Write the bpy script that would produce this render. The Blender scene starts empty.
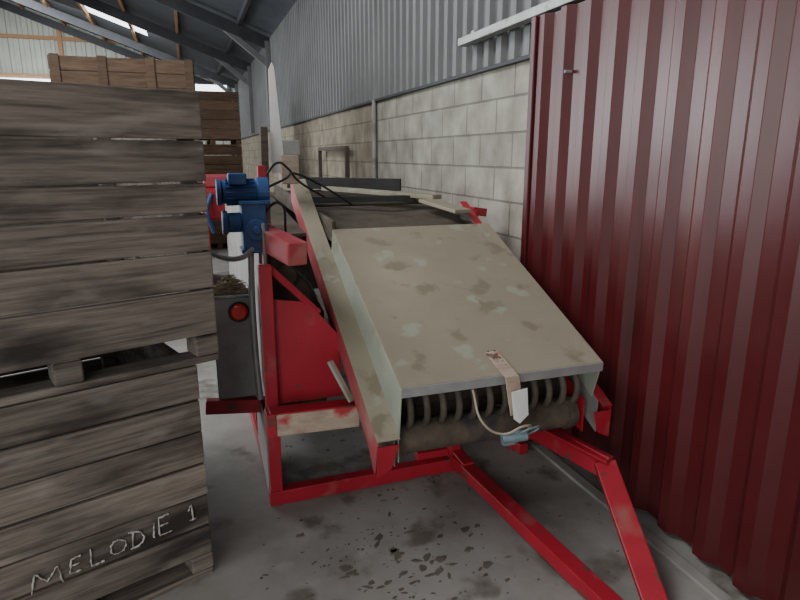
import bpy, bmesh, math, random
from mathutils import Vector, Matrix
random.seed(4)
D=bpy.data; SC=bpy.context.scene; COL=SC.collection
# ---------------------------------------------------------------- materials
def mat(name, cols, scale=5, stretch=(1,1,1), rough=.6, metal=0.0, bump=.15, spots=None, spots2=None, rand=False, detail=6, coat=0):
    m=D.materials.new(name); m.use_nodes=True; nt=m.node_tree; N=nt.nodes; L=nt.links
    b=N['Principled BSDF']; b.inputs['Roughness'].default_value=rough; b.inputs['Metallic'].default_value=metal
    if coat: b.inputs['Coat Weight'].default_value=coat; b.inputs['Coat Roughness'].default_value=.25
    tc=N.new('ShaderNodeTexCoord'); src=tc.outputs['Object']; oi=None
    if rand:
        oi=N.new('ShaderNodeObjectInfo'); mu=N.new('ShaderNodeMath'); mu.operation='MULTIPLY'; mu.inputs[1].default_value=37.
        L.new(oi.outputs['Random'],mu.inputs[0]); va=N.new('ShaderNodeVectorMath'); va.operation='ADD'
        L.new(src,va.inputs[0]); L.new(mu.outputs[0],va.inputs[1]); src=va.outputs[0]
    mp=N.new('ShaderNodeMapping'); mp.inputs['Scale'].default_value=stretch; L.new(src,mp.inputs[0])
    no=N.new('ShaderNodeTexNoise'); no.inputs['Scale'].default_value=scale; no.inputs['Detail'].default_value=detail; no.inputs['Roughness'].default_value=.65
    L.new(mp.outputs[0],no.inputs['Vector'])
    cr=N.new('ShaderNodeValToRGB'); L.new(no.outputs['Fac'],cr.inputs[0])
    e=cr.color_ramp.elements; n=len(cols)
    for i,c in enumerate(cols):
        pos=.3+.4*i/max(1,n-1)
        if i<2: e[i].position=pos; e[i].color=(*c,1)
        else:
            x=e.new(pos); x.color=(*c,1)
    out=cr.outputs[0]
    for sp in (spots,spots2):
        if not sp: continue
        c,th,sc,soft=sp[:4]; st=sp[4] if len(sp)>4 else (1,1,1)
        mp2=N.new('ShaderNodeMapping'); mp2.inputs['Scale'].default_value=st; mp2.inputs['Location'].default_value=(sc,3.1,1.7); L.new(src,mp2.inputs[0])
        n2=N.new('ShaderNodeTexNoise'); n2.inputs['Scale'].default_value=sc; n2.inputs['Detail'].default_value=5; L.new(mp2.outputs[0],n2.inputs['Vector'])
        r2=N.new('ShaderNodeValToRGB'); r2.color_ramp.elements[0].position=th; r2.color_ramp.elements[1].position=min(1,th+soft)
        r2.color_ramp.elements[0].color=(0,0,0,1); r2.color_ramp.elements[1].color=(1,1,1,1)
        L.new(n2.outputs['Fac'],r2.inputs[0])
        mx=N.new('ShaderNodeMix'); mx.data_type='RGBA'; L.new(r2.outputs[0],mx.inputs['Factor']); L.new(out,mx.inputs['A']); mx.inputs['B'].default_value=(*c,1)
        out=mx.outputs['Result']
    if rand:
        ma=N.new('ShaderNodeMath'); ma.operation='MULTIPLY_ADD'; ma.inputs[1].default_value=.50; ma.inputs[2].default_value=.76; L.new(oi.outputs['Random'],ma.inputs[0])
        hs=N.new('ShaderNodeHueSaturation'); L.new(ma.outputs[0],hs.inputs['Value']); L.new(out,hs.inputs['Color']); out=hs.outputs[0]
    L.new(out,b.inputs['Base Color'])
    if bump:
        bp=N.new('ShaderNodeBump'); bp.inputs['Strength'].default_value=bump; bp.inputs['Distance'].default_value=.02
        L.new(no.outputs['Fac'],bp.inputs['Height']); L.new(bp.outputs[0],b.inputs['Normal'])
    return m
WOOD=mat('weathered_wood',[(.07,.056,.046),(.18,.15,.124),(.27,.235,.198)],8,(.4,8,8),.85,bump=.3,spots=((.030,.024,.021),.50,2.2,.18,(.8,2,2.6)),spots2=((.34,.305,.265),.60,3.5,.25,(1,2,3)),rand=True,detail=9)
WOODD=mat('dark_wood',[(.05,.038,.03),(.11,.085,.068)],6,(1.2,6,9),.9,bump=.4,rand=True)
WOODB=mat('brown_crate_wood',[(.10,.06,.038),(.20,.135,.09)],4,(1,3,9),.85,rand=True)
TIMB=mat('timber',[(.30,.15,.07),(.42,.25,.13)],4,(6,.5,6),.8)
RED=mat('red_paint',[(.30,.008,.020),(.42,.018,.036)],3,rough=.48,bump=.03,spots=((.30,.09,.08),.60,6,.14),spots2=((.13,.05,.038),.63,14,.05))
REDW=mat('worn_red_wood',[(.32,.24,.18),(.50,.41,.32)],5,(2,6,6),.7,spots=((.44,.04,.05),.54,5,.06),spots2=((.14,.08,.06),.66,9,.06))
REDDUST=mat('dusty_red_paint',[(.36,.04,.052),(.42,.10,.11)],4,rough=.6,bump=.03,spots=((.38,.24,.20),.56,4,.2))
DOOR=mat('maroon_steel',[(.062,.006,.0075),(.086,.011,.0135)],2,rough=.34,bump=.02,spots=((.115,.028,.027),.56,2.2,.25,(1,2,.25)),spots2=((.038,.009,.009),.56,3,.2,(1,3,.3)))
KHAKI=mat('dusty_khaki_steel',[(.245,.218,.158),(.31,.277,.205)],2,rough=.75,bump=.05,spots=((.30,.31,.238),.60,6,.05),spots2=((.205,.178,.125),.58,7,.08))
GREEN=mat('pale_green_steel',[(.28,.315,.255),(.38,.41,.34)],5,rough=.6,bump=.04,spots=((.25,.23,.165),.52,5,.2))
GALV=mat('galvanised',[(.32,.33,.33),(.46,.47,.46)],8,rough=.45,metal=.4,bump=.04,spots=((.25,.21,.15),.62,9,.1))
GREY=mat('grey_machine_steel',[(.22,.22,.21),(.36,.36,.34)],4,rough=.6,bump=.05,spots=((.15,.12,.09),.58,5,.12))
WHITE=mat('white_sheet',[(.66,.66,.65),(.80,.80,.79)],3,rough=.6)
BLUE=mat('blue_paint',[(.018,.06,.18),(.04,.11,.29)],9,rough=.5,bump=.05,spots=((.16,.17,.18),.62,9,.1))
BLACK=mat('black_rubber',[(.010,.010,.010),(.03,.03,.028)],9,rough=.6)
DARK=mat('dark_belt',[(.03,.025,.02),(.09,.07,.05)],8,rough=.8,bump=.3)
TRAY=mat('soiled_tray',[(.045,.033,.025),(.12,.095,.07)],6,rough=.85,bump=.4)
TINE=mat('dusty_rubber',[(.05,.042,.033),(.13,.11,.085)],10,rough=.75)
ROLL=mat('dirty_roller',[(.045,.034,.026),(.14,.11,.08)],9,rough=.8,bump=.4,spots=((.04,.042,.045),.52,5,.1))
LENS=mat('red_reflector',[(.6,.01,.01),(.75,.03,.02)],9,rough=.2,bump=0)
PLUG=mat('blue_grey_plug',[(.13,.20,.23),(.22,.31,.34)],12,rough=.5)
CABLE=mat('beige_cable',[(.34,.28,.20),(.42,.36,.28)],12,rough=.6)
STRAW=mat('straw',[(.22,.17,.10),(.46,.38,.26)],20,rough=.9)
CHALK=mat('chalk',[(.30,.28,.25),(.60,.59,.55)],90,rough=.95,bump=0)
SHEET=mat('grey_cladding',[(.125,.13,.13),(.175,.18,.18)],1.5,rough=.5,bump=.02,spots=((.09,.085,.08),.60,2,.2,(1,1,.3)))
ROOFM=mat('roof_sheet',[(.04,.045,.055),(.07,.08,.095)],2,rough=.8)
STEEL=mat('dark_rafter',[(.02,.022,.03),(.04,.045,.05)],3,rough=.6)
GABLE=mat('gable_sheet',[(.40,.42,.37),(.50,.52,.46)],1.2,rough=.7)
CONC=mat('concrete_floor',[(.185,.176,.16),(.27,.26,.238),(.34,.33,.305)],1.8,rough=.8,bump=.12,detail=11,spots=((.135,.12,.10),.56,3.4,.09),spots2=((.36,.345,.32),.60,4.7,.2))
SOIL=mat('soil',[(.075,.062,.05),(.16,.135,.11)],9,rough=.95)
def block_mat(name,c1,c2,mo):
    m=D.materials.new(name); m.use_nodes=True; nt=m.node_tree; N=nt.nodes; L=nt.links; b=N['Principled BSDF']; b.inputs['Roughness'].default_value=.9
    tc=N.new('ShaderNodeTexCoord'); sx=N.new('ShaderNodeSeparateXYZ'); cx=N.new('ShaderNodeCombineXYZ'); L.new(tc.outputs['Object'],sx.inputs[0])
    ad=N.new('ShaderNodeMath'); ad.operation='ADD'; L.new(sx.outputs['X'],ad.inputs[0]); L.new(sx.outputs['Y'],ad.inputs[1])
    L.new(ad.outputs[0],cx.inputs[0]); L.new(sx.outputs['Z'],cx.inputs[1])
    br=N.new('ShaderNodeTexBrick'); br.inputs['Scale'].default_value=1; br.inputs['Brick Width'].default_value=.45; br.inputs['Row Height'].default_value=.217
    br.inputs['Mortar Size'].default_value=.008; br.inputs['Mortar Smooth'].default_value=.3; br.inputs['Color1'].default_value=(*c1,1); br.inputs['Color2'].default_value=(*c2,1); br.inputs['Mortar'].default_value=(*mo,1)
    L.new(cx.outputs[0],br.inputs['Vector'])
    no=N.new('ShaderNodeTexNoise'); no.inputs['Scale'].default_value=5; no.inputs['Detail'].default_value=9; L.new(tc.outputs['Object'],no.inputs['Vector'])
    cr=N.new('ShaderNodeValToRGB'); cr.color_ramp.elements[0].position=.3; cr.color_ramp.elements[0].color=(.62,.60,.56,1); cr.color_ramp.elements[1].position=.7; cr.color_ramp.elements[1].color=(1.1,1.1,1.1,1); L.new(no.outputs['Fac'],cr.inputs[0])
    mx=N.new('ShaderNodeMix'); mx.data_type='RGBA'; mx.blend_type='MULTIPLY'; mx.inputs['Factor'].default_value=1; L.new(br.outputs['Color'],mx.inputs['A']); L.new(cr.outputs[0],mx.inputs['B'])
    L.new(mx.outputs['Result'],b.inputs['Base Color'])
    bp=N.new('ShaderNodeBump'); bp.inputs['Strength'].default_value=.6; bp.inputs['Distance'].default_value=.01; bp.invert=True; L.new(br.outputs['Fac'],bp.inputs['Height'])
    bp2=N.new('ShaderNodeBump'); bp2.inputs['Strength'].default_value=.3; bp2.inputs['Distance'].default_value=.01; L.new(no.outputs['Fac'],bp2.inputs['Height']); L.new(bp.outputs[0],bp2.inputs['Normal']); L.new(bp2.outputs[0],b.inputs['Normal'])
    return m
BLOCK=block_mat('concrete_block',(.33,.32,.275),(.39,.38,.325),(.21,.20,.175))
BLOCK2=block_mat('old_block',(.24,.205,.155),(.30,.26,.20),(.17,.145,.11))
def emis(name,c,s):
    m=D.materials.new(name); m.use_nodes=True; b=m.node_tree.nodes['Principled BSDF']; b.inputs['Base Color'].default_value=(*c,1); b.inputs['Emission Color'].default_value=(*c,1); b.inputs['Emission Strength'].default_value=s; return m
SKYL=emis('translucent_rooflight',(.85,.92,1),4)
# ---------------------------------------------------------------- geometry helpers
def empty(name,loc=(0,0,0),rot=0):
    o=D.objects.new(name,None); o.empty_display_size=.2; o.location=loc; o.rotation_euler=(0,0,rot); COL.objects.link(o)
    return o
def pm(o): return Matrix.Translation(o.location)@Matrix.Rotation(o.rotation_euler.z,4,'Z')
def add(name,bm,m,parent=None,bev=0,smooth=False,local=False):
    me=D.meshes.new(name); bmesh.ops.recalc_face_normals(bm,faces=bm.faces); bm.to_mesh(me); bm.free(); o=D.objects.new(name,me); COL.objects.link(o); me.materials.append(m)
    if parent is not None:
        o.parent=parent
        if not local: o.matrix_parent_inverse=pm(parent).inverted()
    if bev:
        b=o.modifiers.new('b','BEVEL'); b.width=bev; b.segments=2; b.limit_method='ANGLE'
    if smooth:
        for p in me.polygons: p.use_smooth=True
    return o
def bxbm(bm,lo,hi):
    v=[bm.verts.new((x,y,z)) for x in (lo[0],hi[0]) for y in (lo[1],hi[1]) for z in (lo[2],hi[2])]
    for f in ((0,1,3,2),(4,6,7,5),(0,4,5,1),(2,3,7,6),(0,2,6,4),(1,5,7,3)): bm.faces.new([v[i] for i in f])
def box(name,lo,hi,m,parent=None,bev=.004,local=False):
    bm=bmesh.new(); bxbm(bm,lo,hi); return add(name,bm,m,parent,bev,local=local)
def beambm(bm,a,b,w,h,up=(0,0,1)):
    a=Vector(a); b=Vector(b); d=(b-a).normalized(); up=Vector(up)
    s=d.cross(up); 
    if s.length<1e-4: s=d.cross(Vector((0,1,0)))
    s.normalize(); u=s.cross(d); v=[]
    for P in (a,b):
        for i,j in ((-1,-1),(1,-1),(1,1),(-1,1)): v.append(bm.verts.new(P+s*(i*w/2)+u*(j*h/2)))
    for f in ((0,1,2,3),(7,6,5,4),(0,4,5,1),(1,5,6,2),(2,6,7,3),(3,7,4,0)): bm.faces.new([v[i] for i in f])
def beam(name,a,b,w,h,m,parent=None,up=(0,0,1),bev=.004,local=False):
    bm=bmesh.new(); beambm(bm,a,b,w,h,up); return add(name,bm,m,parent,bev,local=local)
def prism(name,pts,vec,m,parent=None,bev=.002):
    bm=bmesh.new(); vec=Vector(vec); A=[bm.verts.new(Vector(p)) for p in pts]; B=[bm.verts.new(Vector(p)+vec) for p in pts]; n=len(pts)
    bm.faces.new(A); bm.faces.new(B[::-1])
    for i in range(n): bm.faces.new([A[i],B[i],B[(i+1)%n],A[(i+1)%n]])
    return add(name,bm,m,parent,bev)
def cylbm(bm,a,b,r,r2=None,n=24):
    a=Vector(a); b=Vector(b); d=(b-a); q=d.to_track_quat('Z','Y'); r2=r if r2 is None else r2
    A=[];B=[]
    for i in range(n):
        t=2*math.pi*i/n; w=q@Vector((math.cos(t),math.sin(t),0)); A.append(bm.verts.new(a+w*r)); B.append(bm.verts.new(b+w*r2))
    bm.faces.new(A[::-1]); bm.faces.new(B)
    for i in range(n): bm.faces.new([A[i],A[(i+1)%n],B[(i+1)%n],B[i]])
def cyl(name,a,b,r,m,parent=None,r2=None,n=24,bev=.002):
    bm=bmesh.new(); cylbm(bm,a,b,r,r2,n); return add(name,bm,m,parent,bev)
def tube(name,pts,r,m,parent=None,smooth=True,local=False,cyc=False,radii=None):
    cu=D.curves.new(name,'CURVE'); cu.dimensions='3D'; cu.bevel_depth=r; cu.bevel_resolution=3; cu.use_fill_caps=True; cu.resolution_u=8
    if smooth:
        sp=cu.splines.new('BEZIER'); sp.bezier_points.add(len(pts)-1)
        for i,p in enumerate(pts):
            q=sp.bezier_points[i]; q.co=p; q.handle_left_type=q.handle_right_type='AUTO'
    else:
        sp=cu.splines.new('POLY'); sp.points.add(len(pts)-1)
        for i,p in enumerate(pts):
            sp.points[i].co=(*p,1)
            if radii: sp.points[i].radius=radii[i]
    sp.use_cyclic_u=cyc
    cu.materials.append(m); o=D.objects.new(name,cu); COL.objects.link(o)
    if parent is not None:
        o.parent=parent
        if not local: o.matrix_parent_inverse=pm(parent).inverted()
    return o
def corrug(name,axis,base,a0,a1,z0,z1,pitch,depth,m,parent=None,prof=(.45,.12),ph=0):
    pts=[]; s=a0-ph; flat,sl=prof
    while s<a1:
        rib=1-flat-2*sl
        for t,o in ((0,0),(flat,0),(flat+sl,1),(flat+sl+rib,1)): pts.append((s+t*pitch,o*depth))
        s+=pitch
    pts=[(min(max(q,a0),a1),o) for q,o in pts]+[(a1,0)]
    bm=bmesh.new(); prev=None
    for q,o in pts:
        if axis=='Y': A=bm.verts.new((base-o,q,z0)); B=bm.verts.new((base-o,q,z1))
        else: A=bm.verts.new((q,base-o,z0)); B=bm.verts.new((q,base-o,z1))
        if prev and prev[2]!=q or (prev and prev[3]!=o): bm.faces.new([prev[0],A,B,prev[1]])
        prev=(A,B,q,o)
    o=add(name,bm,m,parent); md=o.modifiers.new('s','SOLIDIFY'); md.thickness=.003; bv=o.modifiers.new('b','BEVEL'); bv.width=.006; bv.segments=3; bv.limit_method='ANGLE'; return o
# ---------------------------------------------------------------- shell
WX=1.95
o=box('floor',(-14,-5,-.1),(2.2,26.2,0),CONC,bev=0)
box('wall_right',(WX,-5,0),(2.15,6.32,2.17),BLOCK,bev=0)
wr2=box('wall_right_far',(WX,6.32,0),(2.15,26,2.17),BLOCK2,bev=0)
corrug('wall_right_cladding','Y',WX+.01,-5,26,2.14,4.06,.17,.035,SHEET,prof=(.5,.08))
tube('trim_downpipe',[(WX-.03,6.34,0.02),(WX-.03,6.34,2.16)],.025,GREY,smooth=False)
box('trim_wall_plate',(WX-.035,-5,2.14),(WX+.02,26,2.165),STEEL,bev=.003)
corrug('wall_back','X',26,-14,2.1,0,8.2,.33,.05,GABLE)
box('wall_left',(-14.1,-5,0),(-14,26.2,4.2),BLOCK2,bev=0)
SL=.36; RX=-6.0; 
def rz(x): return 4.02+(WX-x)*SL if x>RX else 4.02+(WX-RX)*SL-(RX-x)*SL
bm=bmesh.new(); bs=bmesh.new()
ys=[-5,2,3.2,9,10.2,15,16.2,19.6,21.4,26.2]; xs=[2.3,.6,-.8,-2.4,-4.4,-6,-8.5,-11,-14]
for i in range(len(ys)-1):
    for j in range(len(xs)-1):
        light=(i in (1,3) and j in (3,6)) or (i==5 and j==6) or (i==7 and j in (2,6))
        t=bs if light else bm
        f=[t.verts.new((xs[j+a],ys[i+b],rz(xs[j+a])+.16)) for a,b in ((0,0),(1,0),(1,1),(0,1))]
        t.faces.new(f)
add('ceiling',bm,ROOFM); add('ceiling_rooflight',bs,SKYL)
rf=empty('roof_rafters',(0,12,4))
for y in (3.5,8.5,14.2,18.2,22.8,25.8):
    beam('rafter_r',(WX,y,rz(WX)-.08),(RX,y,rz(RX)-.08),.12,.24,STEEL,rf)
    beam('rafter_l',(RX,y,rz(RX)-.08),(-14,y,rz(-14)-.08),.12,.24,STEEL,rf)
    if y>10:
        beam('haunch',(WX-.05,y,3.5),(WX-.95,y,rz(WX-.95)-.15),.1,.12,SHEET,rf)
        box('stanchion',(WX-.13,y-.08,2.2),(WX-.03,y+.08,4.0),SHEET,rf)
pu=empty('roof_purlins',(0,12,4.5))
x=1.3
while x>-13:
    beam('purlin',(x,-5,rz(x)+.09),(x,25.9,rz(x)+.09),.07,.13,TIMB if x<.9 else STEEL,pu); x-=1.25
gt=empty('gable_timbers',(-3,25.8,3))
for z in (2.4,4.3,5.6): box('rail',(-13,25.85,z),(1.7,25.93,z+.12),TIMB,gt)
for xx in (-9,-6.5,-4,-1.7): box('post',(xx,25.8,0),(xx+.14,25.93,rz(xx)-.1),TIMB,gt)
wn=empty('window_1',(1.1,25.7,4)); box('pane',(.5,25.70,3.85),(1.75,25.74,4.25),SKYL,wn); box('frame_bar',(.45,25.69,3.8),(1.8,25.75,3.85),STEEL,wn)
wn=empty('window_2',(-5.5,25.7,4.1)); box('pane',(-7.4,25.70,4.0),(-4.2,25.74,4.24),SKYL,wn); box('frame_bar',(-7.45,25.69,3.95),(-4.15,25.75,4.0),STEEL,wn)
# ---------------------------------------------------------------- red sliding door
dr=empty('door_1',(1.8,1.2,0))
corrug('door_sheet','Y',1.845,-2.2,3.0,.035,2.31,.195,.034,DOOR,dr,prof=(.34,.20),ph=.05)
box('edge_stile',(1.795,2.985,.03),(1.86,3.03,2.31),DOOR,dr)
box('backing_frame',(1.855,-2.2,2.2),(1.885,3.0,2.3),DOOR,dr)
rl=empty('door_track',(1.87,1.5,2.34))
box('track_channel',(1.83,-2.3,2.325),(1.90,4.05,2.375),GALV,rl)
for y in (-1.5,0,1.5,2.9,3.9): box('track_bracket',(1.88,y,2.325),(1.912,y+.05,2.41),GALV,rl)
cyl('bolt',(1.84,2.7,2.0),(1.80,2.7,2.0),.008,GREY,dr)
box('trim_floor_guide',(1.72,-2.2,0),(1.775,3.0,.018),CONC,bev=.004)
# ---------------------------------------------------------------- crates
def crate(name,loc,rot,L,W,H,rows,mw,foot=.10,x1=0,battens=()):
    e=empty(name,loc,rot)
    zs=rows
    g=.0038; th=.022
    def bx(n,lo,hi,m=mw,bev=.004):
        lo=Vector(lo); hi=Vector(hi); c=(lo+hi)/2; bm=bmesh.new(); bxbm(bm,lo-c,hi-c); o=add(n,bm,m,e,bev,local=True); o.location=c
        return o
    for i in range(len(zs)-1):
        t,b=zs[i]-g,zs[i+1]+g; j=random.uniform(-.003,.003)
        o=bx('front_board',(x1-L+.01*random.random(),j,b),(x1-.006*random.random(),th+j,t)); o.rotation_euler=(0,random.uniform(-.002,.002),0)
        bx('back_board',(x1-L,W-th,b),(x1,W,t))
        bx('right_board',(x1-th,th+.002,b),(x1,W-th-.002,t)); bx('left_board',(x1-L,th+.002,b),(x1-L+th,W-th-.002,t))
    for xx in (x1-L+th+.002,x1-th-.062):
        for yy in (th+.004,W-th-.064): bx('corner_post',(xx,yy,foot),(xx+.06,yy+.06,zs[0]-.01))
    bot=zs[-1]
    bx('deck',(x1-L+.03,.03,bot+.002),(x1-.03,W-.03,bot+.02),WOODD)
    for yy in (0.002,W/2-.05,W-.102):
        for xx in (x1-L,x1-L*.66,x1-L*.31-.04,x1-.085): bx('foot_block',(xx,yy,.026),(xx+.085,yy+.10,bot-.002),mw,.006)
        bx('foot_slat',(x1-L,yy,0),(x1-.004,yy+.10,.024),mw)
    for xx in battens: bx('batten',(xx,-.02,bot),(xx+.09,-.002,zs[0]+.01))
    return e
A=math.radians(20.2)
lo=crate('potato_crate',(-.015,2.175,0),A,1.6,1.15,.86,[.865,.73,.605,.475,.345,.215,.095],WOOD)
up=crate('potato_crate',(.065,2.195,.868),A,1.6,1.15,.94,[.94,.78,.64,.535,.405,.27,.10],WOOD)
ch=empty('chalk_lettering',(-.015,2.175,0),A)
G={'M':[[(0,0),(.12,1),(.5,.35),(.85,1),(1,0)]],'E':[[(.8,1),(.1,.95),(0,0),(.8,.02)],[(.05,.5),(.65,.53)]],'L':[[(.1,1),(0,0),(.75,.03)]],
 'O':[[(.5,1),(.25,.92),(.08,.7),(.03,.35),(.15,.08),(.42,0),(.75,.12),(.92,.45),(.85,.8),(.6,.98),(.45,1.0)]],'D':[[(.1,0),(.15,1)],[(0,.98),(.45,.93),(.75,.75),(.87,.42),(.7,.15),(.4,.03),(-.05,0)]],'I':[[(.4,0),(.5,1)]],'1':[[(.1,.7),(.5,1.05),(.45,0)],[(.15,0),(.8,.02)]]}
rc=random.Random(11)
for c,s,z,w,h in [('M',-.60,.218,.09,.064),('E',-.487,.235,.042,.055),('L',-.42,.234,.05,.064),('O',-.36,.243,.058,.052),('D',-.292,.240,.055,.068),('I',-.225,.252,.03,.058),('E',-.192,.25,.055,.075),('1',-.085,.264,.04,.060)]:
    for k in G[c]:
        P=[]
        for (p0,q0),(p1,q1) in zip(k,k[1:]):
            m_=6 if c not in 'OD' else 3
            for t in range(m_): P.append((p0+(p1-p0)*t/m_,q0+(q1-q0)*t/m_))
        P.append(k[-1]); sk=rc.uniform(-.1,.18)
        pts=[(s+(p+sk*q)*w+rc.gauss(0,.0009),-.0035,z+q*h+rc.gauss(0,.0009)) for p,q in P]
        tube('letter_'+c,pts,.0029,CHALK,ch,smooth=False,local=True,radii=[rc.choice((.35,.7,1,1.2,1.35)) for _ in pts])
H3=[.87,.72,.57,.42,.27,.10]
for k in range(3): crate('potato_crate',(.17,7.5,.874*k),0,1.45,1.1,.9,H3,WOODB,battens=(-1.43,-.98,-.5,-.1))
for k in range(3): crate('potato_crate',(.92,10.8,.874*k),.02,1.5,1.1,.9,H3,WOODB)
# ---------------------------------------------------------------- grader machine
M=empty('potato_grader',(1.0,3.2,0))
XL,XR=.70,1.61; YF,YB=2.0,3.09; ZF,ZB=.74,1.215
def hz(y): return ZF+(y-YF)*(ZB-ZF)/(YB-YF)
def fz(y): return .55+(y-2.0)*.506
n=Vector((0,-(ZB-ZF),(YB-YF))).normalized()*.006
prism('hood_top',[(XL,YF,ZF),(XR,YF,ZF),(XR,YB,ZB),(XL,YB,ZB)],n,KHAKI,M,.003)
prism('hood_front_lip',[(XL,YF,ZF+.004),(XR,YF,ZF+.004),(XR,YF+.002,ZF-.036),(XL,YF+.002,ZF-.036)],(0,-.006,0),GALV,M,.002)
prism('hood_left_wall',[(XL,YF,ZF),(XL-.01,YF,fz(YF)-.01),(XL-.01,YB,fz(YB)-.01),(XL,YB,ZB)],(.006,0,0),GREEN,M,.001)
prism('hood_right_wall',[(XR,YF,ZF),(XR,YF+.05,fz(YF)+.02),(XR,YB,fz(YB)-.01),(XR,YB,ZB)],(-.006,0,0),GREEN,M,.001)
prism('hood_back_wall',[(XL,YB,ZB),(XR,YB,ZB),(XR,YB,ZB-.12),(XL,YB,ZB-.12)],(0,.005,0),KHAKI,M,.001)
for sd,(xo,xi) in (('left',(.60,.692)),('right',(1.665,1.618))):
    w=xi-xo; sg=1 if w>0 else -1
    yb=3.78 if sg>0 else 3.5
    prism(sd+'_flange',[(xo,1.985,fz(1.985)),(xi,1.985,fz(1.985)),(xi,yb,fz(yb)),(xo,yb,fz(yb))],(0,-.002,.005),KHAKI if sg>0 else RED,M,.001)
    prism(sd+'_web',[(xo,1.985,fz(1.985)),(xo,2.03,fz(1.985)-.15),(xo,2.12,fz(2.12)-.13),(xo,yb,fz(yb)-.13),(xo,yb,fz(yb))],(.006*sg,0,0),REDDUST if sg>0 else RED,M,.001)
    prism(sd+'_end_gusset',[(xo,1.985,fz(1.985)-.02),(xo,1.99,fz(1.985)-.15),(xo+sg*.06,1.99,fz(1.985)-.12),(xo+sg*.09,1.985,fz(1.985)-.02)],(0,.006,0),RED,M,.001)
    prism(sd+'_inner_web',[(xi-sg*.01,2.03,fz(2.03)),(xi-sg*.01,2.03,fz(2.03)-.16),(xi-sg*.01,3.5,fz(3.5)-.2),(xi-sg*.01,3.5,fz(3.5))],(.004*sg,0,0),GREY,M,.001)
prism('conveyor_web',[(.70,2.2,.50),(1.61,2.2,.50),(1.61,3.6,1.15),(.70,3.6,1.15)],(0,0,.02),DARK,M)
prism('conveyor_return',[(.70,2.2,.42),(1.61,2.2,.42),(1.61,3.4,.85),(.70,3.4,.85)],(0,0,.015),DARK,M)
cyl('drive_roller',(.70,2.13,.475),(1.56,2.13,.475),.068,ROLL,M,n=32)
for xx in (.70,1.2,1.51): cyl('roller_collar',(xx,2.13,.475),(xx+.03,2.13,.475),.076,ROLL,M,n=32)
prism('roller_bearing_plate',[(1.575,2.06,.40),(1.575,2.06,.55),(1.575,2.22,.62),(1.575,2.22,.42)],(.006,0,0),RED,M,.001)
prism('left_bearing_plate',[(.698,2.03,.42),(.698,2.03,.60),(.698,2.2,.62),(.698,2.2,.44)],(.006,0,0),GREY,M,.001)
for i in range(12):
    xx=.755+i*.070; pts=[]
    for k in range(9):
        t=math.radians(100+k*20); pts.append((xx+.012*k/8,2.14+.085*math.cos(t),.615+.09*math.sin(t)))
    tube('tine',pts,.0145,TINE,M)
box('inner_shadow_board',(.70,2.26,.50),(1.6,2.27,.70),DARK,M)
bm=bmesh.new()
beambm(bm,(1.14,2.12,hz(2.12)+.012),(1.155,1.965,hz(1.965)+.02),.062,.004,(0,0,1)); beambm(bm,(1.155,1.967,hz(1.965)+.02),(1.165,1.93,.60),.062,.004,(0,1,0))
add('perforated_strap',bm,REDW,M,.001)
bm=bmesh.new()
for k in range(7):
    for s in (-.014,.014):
        t=k/7; c=Vector((1.14,2.12,hz(2.12)+.0145)).lerp(Vector((1.155,1.975,hz(1.965)+.023)),t); cylbm(bm,c+Vector((s,0,-.001)),c+Vector((s,0,.001)),.004,n=8)
add('strap_holes',bm,BLACK,M)
prism('strap_plate',[(1.13,1.925,.70),(1.20,1.925,.71),(1.205,1.915,.60),(1.165,1.91,.57),(1.14,1.915,.59)],(0,-.003,0),WHITE,M,.001)
tube('lead_cable',[(1.0,2.0,.70),(1.02,1.94,.58),(1.10,1.92,.53),(1.18,1.90,.56),(1.22,1.92,.54),(1.15,1.92,.515)],.005,CABLE,M)
tube('lead_cable_2',[(1.14,1.92,.51),(1.20,1.89,.55),(1.26,1.92,.53),(1.20,1.93,.50)],.004,PLUG,M)
cyl('connector_plug',(1.10,1.93,.505),(1.20,1.91,.515),.022,PLUG,M); box('connector_body',(1.10,1.915,.475),(1.16,1.945,.52),PLUG,M,.008)
beam('front_cross_tube',(.25,2.58,.04),(1.24,2.60,.04),.06,.07,RED,M)
beam('front_leg_left',(.285,2.585,.0),(.285,2.585,1.14),.055,.055,RED,M,up=(0,1,0))
beam('front_leg_mid',(1.20,2.60,.0),(1.20,2.60,.42),.06,.06,RED,M,up=(0,1,0))
beam('mid_cross',(1.0,2.62,.10),(1.20,2.62,.10),.04,.04,RED,M)
beam('front_leg_right',(1.62,2.7,.0),(1.62,2.7,.62),.06,.06,RED,M,up=(0,1,0))
beam('base_rail_left',(.285,2.6,.04),(.285,5.4,.04),.05,.06,RED,M)
beam('base_rail_right',(1.62,2.6,.04),(1.62,5.4,.04),.05,.06,RED,M)
prism('front_red_panel',[(.29,2.6,.985),(.47,2.6,.96),(.60,2.6,.80),(.62,2.6,.49),(.29,2.6,.49)],(0,.008,0),RED,M)
beam('panel_top_angle',(.31,2.6,1.12),(.52,2.62,.90),.03,.03,RED,M)
beam('upper_left_post',(.31,2.85,1.1),(.33,2.9,1.55),.04,.04,RED,M,up=(0,1,0))
beam('worn_lower_bar',(.25,2.40,.495),(.64,2.42,.475),.08,.10,REDW,M,bev=.006); box('bar_cap',(.235,2.355,.445),(.275,2.445,.55),RED,M)
beam('lower_bar_top_plate',(.25,2.40,.548),(.64,2.42,.528),.085,.008,RED,M)
beam('worn_upper_bar',(.30,2.95,1.235),(.42,2.52,1.19),.09,.10,REDDUST,M,bev=.006)
beam('green_strut',(.53,2.46,.72),(.60,2.36,.56),.03,.015,GREEN,M)
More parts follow.
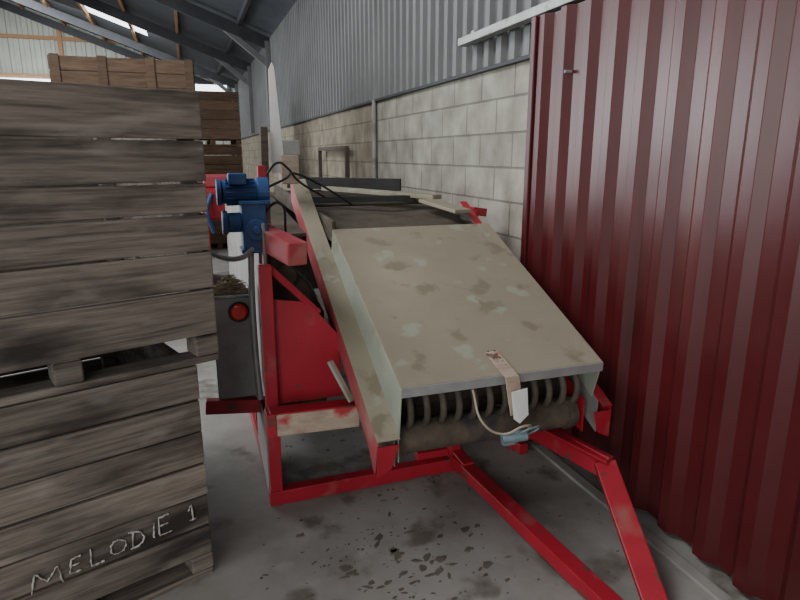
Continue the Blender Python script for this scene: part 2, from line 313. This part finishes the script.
# rear body
box('body_left_side',(.30,2.75,.35),(.315,5.6,1.30),GREY,M)
box('body_right_side',(1.68,3.4,.35),(1.70,5.6,1.26),RED,M)
box('body_back',(.30,5.58,.35),(1.70,5.6,1.26),GREY,M)
prism('screen_bed',[(.70,3.10,1.17),(1.61,3.10,1.17),(1.66,3.8,1.27),(1.66,5.6,1.27),(.70,5.6,1.27),(.70,3.8,1.27)],(0,0,-.02),TRAY,M)
prism('side_bed',[(.315,3.3,1.18),(.60,3.3,1.18),(.70,5.6,1.26),(.315,5.6,1.26)],(0,0,-.02),TRAY,M)
prism('inner_void_shade',[(.32,2.85,.3),(.594,2.85,.3),(.594,2.85,.84),(.45,2.85,1.14),(.32,2.85,1.14)],(0,.01,0),DARK,M)  # dark sheet added as the shade of the open void behind the red panel
cyl('sprocket',(.40,2.78,1.05),(.40,2.76,1.05),.05,DARK,M); tube('drive_chain',[(.40,2.77,1.12),(.52,2.77,.98),(.56,2.77,.75)],.008,BLACK,M)
for k in range(9): cyl('screen_bar',(.72,3.85+k*.19,1.285),(1.62,3.85+k*.19,1.285),.012,DARK,M,n=10)
beam('top_plank',(1.55,3.30,1.27),(1.47,3.70,1.31),.12,.022,KHAKI,M)
beam('long_side_board',(1.55,3.70,1.33),(1.0,4.6,1.35),.10,.03,KHAKI,M)
beam('black_edge',(.85,5.5,1.36),(1.66,4.75,1.36),.03,.10,BLACK,M)
beam('black_front_edge',(.72,3.95,1.31),(1.45,3.85,1.31),.04,.05,BLACK,M)
beam('steel_rim_left',(.715,3.12,1.22),(.72,5.4,1.31),.02,.08,TRAY,M)
beam('red_corner',(1.66,3.45,1.26),(1.78,3.5,1.24),.08,.05,RED,M)
for y in (3.4,5.3):
    for xx in (.30,1.66): beam('rear_leg',(xx,y,0),(xx,y,.5),.05,.05,RED,M,up=(0,1,0))
prism('upright_white_plate',[(.453,3.5,1.50),(.53,3.5,1.50),(.523,3.5,1.62),(.494,3.5,2.06),(.482,3.5,2.09),(.462,3.5,2.05)],(0,.004,0),WHITE,M,.001)
box('top_bracket',(.50,3.45,1.44),(.60,3.55,1.60),REDW,M)
box('switch_box',(.52,3.50,1.60),(.62,3.56,1.68),GREY,M)
beam('dark_upright',(.40,3.45,.9),(.42,3.5,1.75),.04,.05,WOODD,M,up=(0,1,0))
prism('side_skirt',[(.255,2.62,.0),(.255,2.62,.42),(.255,3.05,.42),(.255,3.05,.12)],(.004,0,0),GREY,M)
beam('red_side_beam',(.0,2.9,.40),(.30,2.9,.37),.05,.07,RED,M)
tube('grey_conduit',[(.27,2.88,1.40),(.255,2.88,1.1),(.25,2.87,.7),(.26,2.86,.42)],.016,GALV,M)
for pts in ([(.35,2.95,1.50),(.42,3.05,1.56),(.50,3.2,1.53),(.56,3.3,1.47),(.75,3.5,1.36)],[(.36,2.95,1.45),(.44,3.0,1.48),(.56,3.3,1.50),(.70,3.4,1.44),(.95,3.6,1.30)],[(.30,2.9,1.2),(.34,2.85,1.35),(.40,2.9,1.38),(.46,3.1,1.2)]):
    tube('black_cable',pts,.006,BLACK,M)
# gear motor
bm=bmesh.new(); cylbm(bm,(.14,2.86,1.435),(.30,2.88,1.435),.052)
for k in range(14):
    t=2*math.pi*k/14; c=Vector((0,math.cos(t),math.sin(t)))*.054; beambm(bm,Vector((.16,2.86,1.435))+c,Vector((.29,2.88,1.435))+c,.005,.014,c)
cylbm(bm,(.12,2.86,1.435),(.14,2.86,1.435),.060,); cylbm(bm,(.30,2.88,1.435),(.35,2.88,1.435),.066)
add('motor_body',bm,BLUE,M,.002)
box('motor_terminal_box',(.17,2.79,1.47),(.25,2.87,1.52),BLUE,M,.006)
bm=bmesh.new(); bxbm(bm,(.22,2.80,1.17),(.33,2.92,1.40)); cylbm(bm,(.28,2.79,1.27),(.28,2.76,1.27),.05); cylbm(bm,(.28,2.79,1.27),(.28,2.74,1.27),.02)
bxbm(bm,(.21,2.79,1.38),(.35,2.93,1.40)); bxbm(bm,(.21,2.79,1.16),(.34,2.93,1.18)); cylbm(bm,(.16,2.84,1.30),(.22,2.84,1.30),.045); cylbm(bm,(.135,2.84,1.30),(.16,2.84,1.30),.055)
add('gearbox',bm,BLUE,M,.006)
tube('grey_hose',[(.26,2.8,1.18),(.20,2.75,1.15),(.12,2.8,1.15),(.05,2.9,1.18)],.012,GREY,M)
bm=bmesh.new(); 
for lo_,hi_ in (((.065,2.9,.42),(.25,2.906,.94)),((.065,3.15,.42),(.25,3.156,.94)),((.065,2.9,.42),(.071,3.156,.94)),((.244,2.9,.42),(.25,3.156,.94)),((.065,2.9,.42),(.25,3.156,.428))): bxbm(bm,lo_,hi_)
add('side_cabinet',bm,GREY,M,.002); tube('cabinet_rim',[(.065,2.9,.94),(.25,2.9,.94),(.25,3.156,.94),(.065,3.156,.94)],.009,GALV,M,smooth=False,cyc=True)
cyl('reflector_rim',(.186,2.90,.865),(.186,2.885,.865),.050,BLACK,M); cyl('reflector_lens',(.186,2.886,.865),(.186,2.872,.865),.042,LENS,M,r2=.034)
def strawpile(name,c,rx,ry,h,nn,parent=None,L=.09,m=STRAW):
    bm=bmesh.new()
    for k in range(nn):
        a=random.uniform(0,6.28); r=math.sqrt(random.random()); p=Vector((c[0]+rx*r*math.cos(a),c[1]+ry*r*math.sin(a),c[2]+.006+h*(1-r*r)*random.random()))
        d=Vector((random.uniform(-1,1),random.uniform(-1,1),random.uniform(-.1,.15))).normalized()*L*random.uniform(.4,1); beambm(bm,p-d/2,p+d/2,.004,.004)
    return add(name,bm,m,parent)
strawpile('straw_in_cabinet',(.157,3.02,.93),.07,.10,.09,500,M,L=.07)
# drawbar
beam('drawbar_left',(1.205,2.56,.07),(1.31,1.35,.045),.075,.06,RED,M)
beam('drawbar_left_gusset',(1.205,2.60,.10),(1.215,2.45,.085),.06,.05,RED,M)
bm=bmesh.new(); beambm(bm,(1.47,2.30,.33),(1.60,1.90,.30),.03,.10,(0.2,.2,1)); beambm(bm,(1.60,1.92,.315),(1.455,1.40,.03),.035,.09,(1,0,.4)); add('drawbar_right',bm,RED,M,.005)
beam('drawbar_top',(1.45,2.28,.38),(1.61,1.90,.335),.07,.012,RED,M)
beam('drawbar_mount',(1.46,2.3,.30),(1.62,2.7,.40),.05,.08,RED,M)
# ---------------------------------------------------------------- small things
fr=empty('wooden_frame',(1.9,8,1.5))
def fp(y,z): return (WX-.09,y,z)
yA,yB,z0,z1=7.3,8.9,1.15,1.68
for a,b in ((fp(yA,z0),fp(yA,z1)),(fp(yB,z0),fp(yB,z1)),(fp(yA,z0),fp(yB,z0)),(fp(yA,z1),fp(yB,z1))): beam('frame_bar',a,b,.05,.05,WOODD,fr)
ri=empty('red_implement',(.3,6.1,0))
box('tank',(.10,5.85,1.0),(.50,6.3,1.30),RED,ri,.03); box('base',(.10,5.8,.15),(.55,6.35,.25),RED,ri); box('chute',(.14,5.95,1.30),(.4,6.2,1.42),REDDUST,ri,.02)
for xx in (.14,.46):
    for yy in (5.9,6.25): beam('leg',(xx,yy,0),(xx,yy,1.0),.05,.05,RED,ri,up=(0,1,0))
tube('hose',[(.2,5.85,1.25),(.15,5.78,1.1),(.2,5.82,.9)],.02,BLUE,ri)
bm=bmesh.new()
def flake(x,y,r,fl=.18):
    n=random.randint(6,9); a0=random.random()*6; el=random.uniform(.3,.8); an=random.gauss(.5,.5); V=[]
    for k in range(n):
        t=a0+6.283*k/n; rr=r*random.uniform(.5,1.2); px,py=rr*math.cos(t),rr*math.sin(t)*el
        V.append((x+px*math.cos(an)-py*math.sin(an),y+px*math.sin(an)+py*math.cos(an)))
    h=min(.004,r*fl)
    B=[bm.verts.new((p,q,.0003)) for p,q in V]; T=[bm.verts.new((x+(p-x)*.75,y+(q-y)*.75,.0003+h)) for p,q in V]
    bm.faces.new(T)
    for k in range(n): bm.faces.new([B[k],B[(k+1)%n],T[(k+1)%n],T[k]])
for k in range(150):
    x=random.gauss(.70,.25); y=random.gauss(1.95,.19); flake(x,y,random.choice((.006,.008,.01,.014,.02,.03)),.08)
for k in range(200): flake(random.uniform(.1,1.7),random.uniform(1.2,3.2),random.uniform(.003,.010))
for k in range(100): flake(random.gauss(.9,.2),random.gauss(2.8,.25),random.uniform(.005,.02))
add('soil_debris',bm,SOIL)
# ---------------------------------------------------------------- lights
def area(name,loc,tgt,sx,sy,e,col=(1,1,1)):
    l=D.lights.new(name,'AREA'); l.shape='RECTANGLE'; l.size=sx; l.size_y=sy; l.energy=e; l.color=col
    o=D.objects.new(name,l); o.location=loc; o.rotation_euler=(Vector(tgt)-Vector(loc)).to_track_quat('-Z','Y').to_euler(); COL.objects.link(o)
area('rooflight_lamp',(-2.5,3.0,5.3),(.3,3.2,0),5,2.2,390,(.98,.99,1))
area('rooflight_lamp_far',(-3,13,5.2),(-2,13,0),5,4,380,(.95,.98,1))
area('rooflight_lamp_end',(-3,21,5.4),(-3,24,1),5,4,620,(.95,.98,1))
area('doorway_lamp',(-3.2,-3.5,2.2),(.6,3,.7),4,3.2,190,(1,.985,.96))
area('side_doorway_lamp',(-8.5,13,2.4),(1.8,2.5,1.4),4,3.5,800,(.93,.97,1))
w=D.worlds.new('World'); SC.world=w; w.use_nodes=True; bg=w.node_tree.nodes['Background']; bg.inputs[0].default_value=(.90,.95,1,1); bg.inputs[1].default_value=.52
# ---------------------------------------------------------------- camera
p=math.radians(13.6); yw=math.radians(19.2)
cam=D.cameras.new('camera'); cam.lens=27; cam.sensor_width=36; cam.clip_start=.05; co=D.objects.new('camera',cam); COL.objects.link(co)
co.location=(0,0,1.6); co.rotation_euler=(math.radians(90)-p,0,-yw); SC.camera=co
